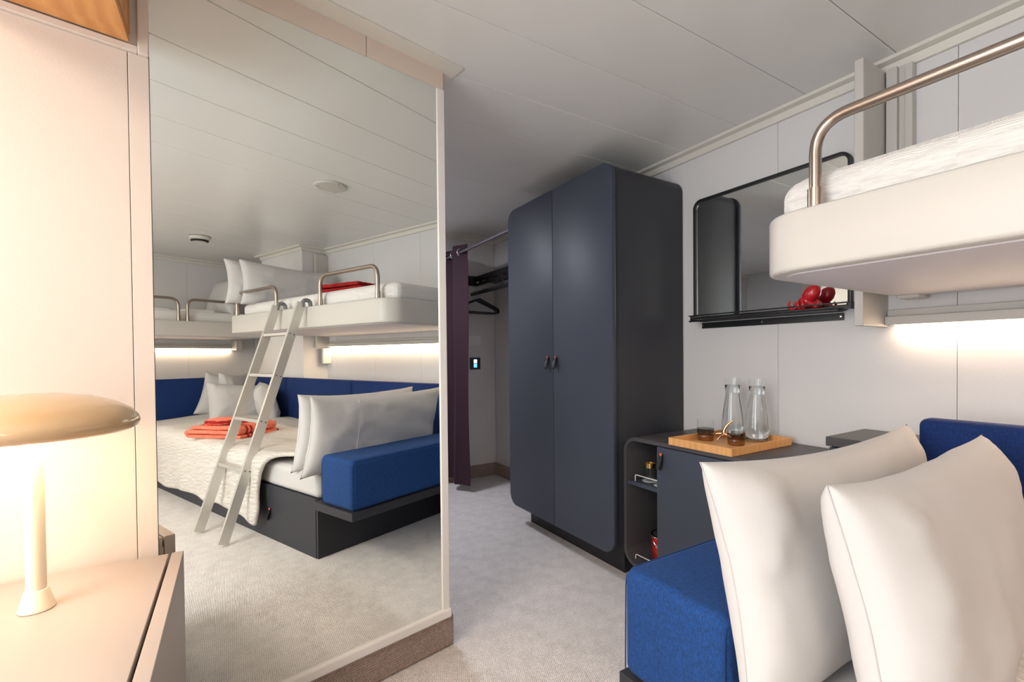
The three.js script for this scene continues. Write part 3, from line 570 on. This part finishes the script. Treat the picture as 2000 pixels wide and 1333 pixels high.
{
  const t = thing('bunk_bed', 'white fold-down bunk on the rear wall, lit cool by the unseen window', 'bunk bed');
  bunkBody(t, 0.02, 1.73, 2.005, 2.83, [0.10, 0.02, 0.02, 0.09], 1.258, 1.388);
  part('guard_rail', railGeo(0.35, 1.000, 1.388, 1.582, 'x', 2.04), M.steel, t);
  part('guard_rail', railGeo(1.068, 1.65, 1.388, 1.582, 'x', 2.04), M.steel, t);
  const g = new RoundedBoxGeometry(1.62, 0.12, 0.72, 8, 0.05); part('mattress', uvBox(g.translate(0.88, 1.428, 2.45)), M.coverlet, t);
  const f = new RoundedBoxGeometry(0.26, 0.07, 0.62, 6, 0.032); part('folded_duvet', uvBox(f.translate(1.20, 1.475, 2.43)), M.coverlet, t);
  const f2 = new RoundedBoxGeometry(0.55, 0.07, 0.62, 6, 0.032); part('folded_duvet', uvBox(f2.translate(0.70, 1.468, 2.43)), M.coverlet, t);
  pillow('bright white pillow at the column end of the rear wall bunk', 0.62, 0.40, 0.14, [1.52, 1.665, 2.42], [-0.28, -Math.PI / 2, 0], 29.3);
}
// upright guide boards of the bunk, light coves under it
{
  const post = (label, x0, z0, z1, ya, yb) => { const t = thing('bunk_post', label, 'post'); part('board', bx(x0, XW, ya, yb, z0, z1, 0.003), M.white, t); part('edge_strip', bx(x0 - 0.003, x0 + 0.02, ya, yb, z1 - 0.0275, z1 - 0.0005, 0.003), M.white, t); return t; };
  post('cream upright board on the wall between the black framed mirror and the bunk', 1.795, -0.756, -0.727, 1.152, 2.045);
  post('cream upright board on the column side at the far end of the long bunk', 1.86, 1.330, 1.360, 1.150, 2.02);
  const ch = thing('guide_channel', 'ribbed cream upright channel between board and wall panel above the bunk', 'channel');
  part('rib', bx(1.948, XW, 1.40, 2.045, -0.722, -0.690, 0.002), M.white, ch);
  part('rib', bx(1.962, XW, 1.40, 2.045, -0.690, -0.668, 0.002), M.white, ch);
  part('rib', bx(1.950, XW, 1.40, 2.040, -0.668, -0.648, 0.002), M.white, ch);
  const l1 = thing('cove_light', 'warm light cove on the wall under the long bunk', 'light');
  part('housing', bx(1.951, XW, 1.157, 1.187, -0.726, 1.30, 0.002), M.white, l1);
  part('top_strip', bx(1.972, XW, 1.1875, 1.211, -0.726, 1.30, 0.002), M.white, l1);
  part('end_box', bx(1.90, XW, 0.998, 1.142, 1.300, 1.328, 0.003), M.white, l1);
  part('diffuser', bx(1.958, 1.982, 1.1545, 1.157, -0.70, 1.295), M.led, l1);
  area(1.96, 0.022, WARM, 27, [1.970, 1.151, 0.30], [1.970, 0, 0.30], 'cove_light_lamp');
  scene.getObjectByName('cove_light_lamp').up.set(1, 0, 0); scene.getObjectByName('cove_light_lamp').lookAt(1.970, 0, 0.30);
  const l2 = thing('cove_light', 'warm light cove on the rear wall under the rear bunk', 'light');
  part('housing', bx(0.02, 1.74, 1.160, 1.190, ZREAR - 0.034, ZREAR, 0.002), M.white, l2);
  part('top_strip', bx(0.02, 1.74, 1.1905, 1.214, ZREAR - 0.013, ZREAR, 0.002), M.white, l2);
  part('end_box', bx(1.74, 1.80, 1.14, 1.25, ZREAR - 0.15, ZREAR, 0.003), M.white, l2);
  part('diffuser', bx(0.03, 1.73, 1.1575, 1.160, ZREAR - 0.028, ZREAR - 0.004), M.led, l2);
  area(1.70, 0.022, WARM, 27, [0.88, 1.154, ZREAR - 0.016], [0.88, 0, ZREAR - 0.016], 'rear_cove_lamp');
  scene.getObjectByName('rear_cove_lamp').up.set(0, 0, 1); scene.getObjectByName('rear_cove_lamp').lookAt(0.88, 0, ZREAR - 0.016);
}
// ------------------------------------------------------------------ ladder
{
  const t = thing('ladder', 'grey aluminium ladder hooked over the edge of the long bunk', 'ladder');
  const foot = (k) => V3(0.572, 0.0, k ? 0.115 : 0.455), head = (k) => V3(1.060, 1.40, k ? 0.135 : 0.455);
  for (const k of [0, 1]) {
    const a = foot(k), b = head(k), d = b.clone().sub(a), L = d.length();
    const ex = d.clone().normalize(), ez = V3(0, 0, 1).addScaledVector(ex, -ex.z).normalize(), ey = ez.clone().cross(ex);      // ey points out of the ladder's face
    const s = new THREE.Shape(), w = 0.027, q = 0.010;          // channel section: ridged outer face
    s.moveTo(-w, -q); s.lineTo(w, -q); s.lineTo(w, q); s.lineTo(w * 0.72, q); s.lineTo(w * 0.70, q * 0.65); s.lineTo(w * 0.3, q * 0.65); s.lineTo(w * 0.28, q); s.lineTo(-w * 0.28, q); s.lineTo(-w * 0.30, q * 0.65); s.lineTo(-w * 0.70, q * 0.65); s.lineTo(-w * 0.72, q); s.lineTo(-w, q); s.closePath();
    const g = extrude(s, L); g.applyMatrix4(new THREE.Matrix4().makeBasis(ey, ez, ex).setPosition(a.x, a.y + 0.012, a.z));
    const r = part('side_rail', uvBox(g), M.alu, t);
    for (const f of [0.276, 0.474, 0.668, 0.855]) for (const o of [-0.013, 0.013]) part('bolt', new THREE.CylinderGeometry(0.0035, 0.0035, 0.004, 12).rotateX(Math.PI / 2).translate(a.x + d.x * f + ey.x * o, 0.012 + a.y + d.y * f + ey.y * o, a.z + d.z * f - 0.0105), M.black, r);
    part('hook', polyTube(rounded([[1.066, 1.385, b.z], [1.072, 1.432, b.z], [1.118, 1.432, b.z], [1.122, 1.396, b.z]], 0.022, 8), 0.013, 12).scale(1, 1, 1), M.greyPlastic, t);
  }
  for (const f of [0.276, 0.474, 0.668, 0.855]) { const a = foot(0).lerp(head(0), f), b = foot(1).lerp(head(1), f); part('rung', bx(a.x - 0.024, a.x + 0.024, a.y + 0.004, a.y + 0.024, b.z, a.z, 0.004), M.alu, t); }
}
// ------------------------------------------------------------------ blankets
function foldedBlanket(t, W, D, layers, th, m, s) {             // layers of cloth folded to and fro; W along x, D along z
  const path = [], r = th / 2 + 0.002;
  for (let k = 0; k < layers; k++) { const y = r + k * (th + 0.004), L = D / 2 - r - 0.02 * k; path.push([y, k % 2 ? L : -L], [y, k % 2 ? -L : L]); }
  const pts = []; for (let i = 0; i < path.length; i++) { pts.push(path[i]); if (i % 2 && i + 1 < path.length) { const [y0, z0] = path[i], [y1] = path[i + 1], sg = Math.sign(z0); for (let q = 1; q < 6; q++) pts.push([(y0 + y1) / 2 - Math.cos(q / 6 * Math.PI) * (y1 - y0) / 2, z0 + sg * Math.sin(q / 6 * Math.PI) * (y1 - y0) / 2]); } }
  const c = new THREE.CatmullRomCurve3(pts.map(([y, z]) => V3(0, y, z)), false, 'centripetal'), N = 90;
  const fn = (u, v) => { const p = c.getPointAt(u), tan = c.getTangentAt(u), n = V3(0, tan.z, -tan.y), x = (v - 0.5) * W * (1 - 0.04 * u) + 0.012 * Math.sin(p.y * 60 + s), w = 0.010 * (fbm(v * 5 + s, u * 14, 95) - 0.5) * (p.y > th ? 1 : 0.3); return V3(x, p.y + w + n.y * th / 2, p.z + n.z * th / 2 + 0.02 * (fbm(v * 3, s, 97) - 0.5)); };
  return part('folds', cloth(fn, N, 40, th), m, t);
}
{
  const t = thing('blanket', 'folded orange red blanket lying on the duvet behind the ladder', 'blanket', [0.95, 0.506, 0.88], -0.42);
  foldedBlanket(t, 0.36, 0.46, 3, 0.026, M.blanket, 1.3);
  const roll = taper([[-0.13, 0.112, 0.07], [-0.12, 0.126, -0.03], [-0.03, 0.118, -0.08], [0.07, 0.108, -0.05], [0.10, 0.104, 0.04]], 0.032, 0.02, 30, 14), rp = roll.attributes.position;
  for (let i = 0; i < rp.count; i++) { const k = 0.008 * Math.sin(rp.getX(i) * 90 + rp.getZ(i) * 50); rp.setY(i, (rp.getY(i) - 0.09) * 0.7 + 0.092 + k); }
  roll.computeVertexNormals(); part('crumpled_end', uvBox(roll), M.blanket, t);
  const b = thing('blanket', 'folded dark red striped blanket on the upper bunk behind the rail', 'blanket', [1.40, 1.500, 0.02], -0.1);
  foldedBlanket(b, 0.30, 0.42, 2, 0.022, M.blanketRed, 2.2);
}
// ------------------------------------------------------------------ corridor: curtain, closet
{
  const r = thing('curtain_rod', 'dark curtain rod from the wardrobe to the far wall', 'rod');
  part('rod', new THREE.CylinderGeometry(0.011, 0.011, 1.105, 16).rotateX(Math.PI / 2).translate(1.50, 1.857, -3.115), mat([0.22, 0.20, 0.24], 0.3, { metalness: 0.8 }), r);
  part('end_cap', new THREE.CylinderGeometry(0.024, 0.024, 0.012, 20).rotateX(Math.PI / 2).translate(1.50, 1.857, -3.663), M.blackMetal, r);
  const t = thing('curtain', 'dark purple eyelet curtain gathered at the far wall', 'curtain');
  const fn = (u, v) => { const z = -3.255 - 0.39 * u, open = 0.75 + 0.25 * v; return V3(1.50 + 0.034 * open * Math.cos(u * Math.PI * 3.0) + 0.006 * Math.sin(v * 7 + u * 9), 1.915 - 1.86 * v, z + 0.012 * Math.sin(u * 22) * v - 0.012 * v); };
  part('cloth', cloth((u, v) => fn(u, v), 110, 30, 0.004), M.curtain, t);
  for (const u of [0.5 / 3, 1.5 / 3, 2.5 / 3]) { const p = fn(u, 0.032); part('eyelet', new THREE.TorusGeometry(0.025, 0.005, 10, 28).translate(1.50, 1.857, p.z), M.chrome, t); }
  const s = thing('hat_shelf', 'black perforated metal shelf in the closet nook', 'shelf');
  part('front_panel', bx(1.798, 1.804, 1.70, 1.745, -3.666, -2.58, 0.001), M.blackMetal, s);
  part('shelf_board', bx(1.804, XW - 0.002, 1.70, 1.705, -3.666, -2.58), M.blackMetal, s);
  part('lower_bar', bx(1.790, 1.812, 1.660, 1.680, -3.666, -2.58, 0.002), M.blackMetal, s);
  part('end_plate', bx(1.56, 1.80, 1.662, 1.745, -3.669, -3.655, 0.001), M.blackMetal, s);
  for (let i = 0; i < 9; i++) part('mesh_bar', bx(1.799, 1.803, 1.680, 1.70, -3.60 + i * 0.12, -3.56 + i * 0.12), M.blackMetal, s);
  const h = thing('hanging_rail', 'black oval hanging rail below the closet shelf', 'rail');
  part('rail', new THREE.CylinderGeometry(0.016, 0.016, 1.06, 16).scale(0.7, 1, 1).rotateX(Math.PI / 2).translate(1.745, 1.585, -3.11), M.blackMetal, h);
  for (const z of [-3.1, -2.72]) part('hanger_bracket', bx(1.742, 1.748, 1.575, 1.70, z - 0.008, z + 0.008), M.chrome, h);
  const g = thing('clothes_hanger', 'black plastic clothes hanger on the closet rail beside the purple curtain', 'hanger', [1.745, 1.585, -3.58], 0, 'hangers on the closet rail');
  part('hook', polyTube([...Array(13)].map((_, i) => { const a = -0.4 + i / 12 * 3.6; return [Math.cos(a) * 0.020, 0.002 + Math.sin(a) * 0.020, 0]; }).reverse().concat([[0.0, -0.055, 0]]), 0.0022, 8), M.chrome, g);
  part('arms', polyTube(rounded([[0, -0.055, 0], [0.185, -0.125, 0], [0.205, -0.150, 0], [0.185, -0.166, 0], [-0.185, -0.166, 0], [-0.205, -0.150, 0], [-0.185, -0.125, 0], [0, -0.055, 0]], 0.018, 5), 0.0065, 8), M.blackMetal, g);
  for (let i = 1; i < 5; i++) { const c = g.clone(); c.name = numbered('clothes_hanger'); c.position.z = -3.58 + i * 0.026; c.rotation.y = 0.07 * i - 0.1; scene.add(c); }
}
{
  const s = thing('light_switch', 'white double light switch above the blue thermostat', 'switch', [1.782, 1.193, ZFAR]);
  part('plate', bx(-0.060, 0.060, -0.040, 0.040, 0, 0.007, 0.003), M.frame, s);
  for (const x of [-0.018, 0.018]) part('rocker', bx(x - 0.0165, x + 0.0165, -0.022, 0.022, 0.007, 0.010, 0.0015), M.frame, s);
  const t = thing('thermostat', 'small black thermostat panel with glowing blue display', 'thermostat', [1.784, 0.992, ZFAR]);
  part('panel', bx(-0.049, 0.049, -0.051, 0.051, 0, 0.010, 0.004), M.screen, t);
  part('display', bx(-0.015, 0.015, 0.003, 0.035, 0.010, 0.0115, 0.0005), M.screenWhite, t);
  part('display', bx(-0.015, 0.015, -0.034, -0.002, 0.010, 0.0115, 0.0005), M.screenGlow, t);
}
// ------------------------------------------------------------------ ceiling fittings seen in the mirror
{
  const s = thing('ceiling_speaker', 'round white cover plate on the ceiling with three screws', 'ceiling plate', [1.052, H, -0.225]);
  part('plate', lathe([[0, -0.012], [0.060, -0.012], [0.062, -0.009], [0.066, -0.009], [0.068, -0.012], [0.088, -0.010], [0.093, -0.003], [0.093, 0], [0, 0]], 48), M.white, s);
  for (let i = 0; i < 3; i++) part('screw', new THREE.CylinderGeometry(0.003, 0.003, 0.003, 10).translate(0.077 * Math.cos(i * 2.09 + 0.6), -0.0125, 0.077 * Math.sin(i * 2.09 + 0.6)), M.greyPlastic, s);
  const d = thing('smoke_detector', 'small white smoke detector with a dark slot on the ceiling', 'smoke detector', [1.056, H, 1.713]);
  part('housing', lathe([[0, -0.034], [0.060, -0.034], [0.074, -0.026], [0.078, -0.012], [0.078, 0], [0, 0]], 40), M.white, d);
  part('sensor_ring', lathe([[0.0, -0.046], [0.058, -0.046], [0.064, -0.040], [0.064, -0.034], [0, -0.034]], 40), M.black, d);
  part('cap', lathe([[0, -0.050], [0.05, -0.050], [0.056, -0.046], [0, -0.046]], 40), M.white, d);
}
scene.traverse((o) => { if (o.isLight && o.shadow) o.castShadow = true; });
renderer.render(scene, camera);
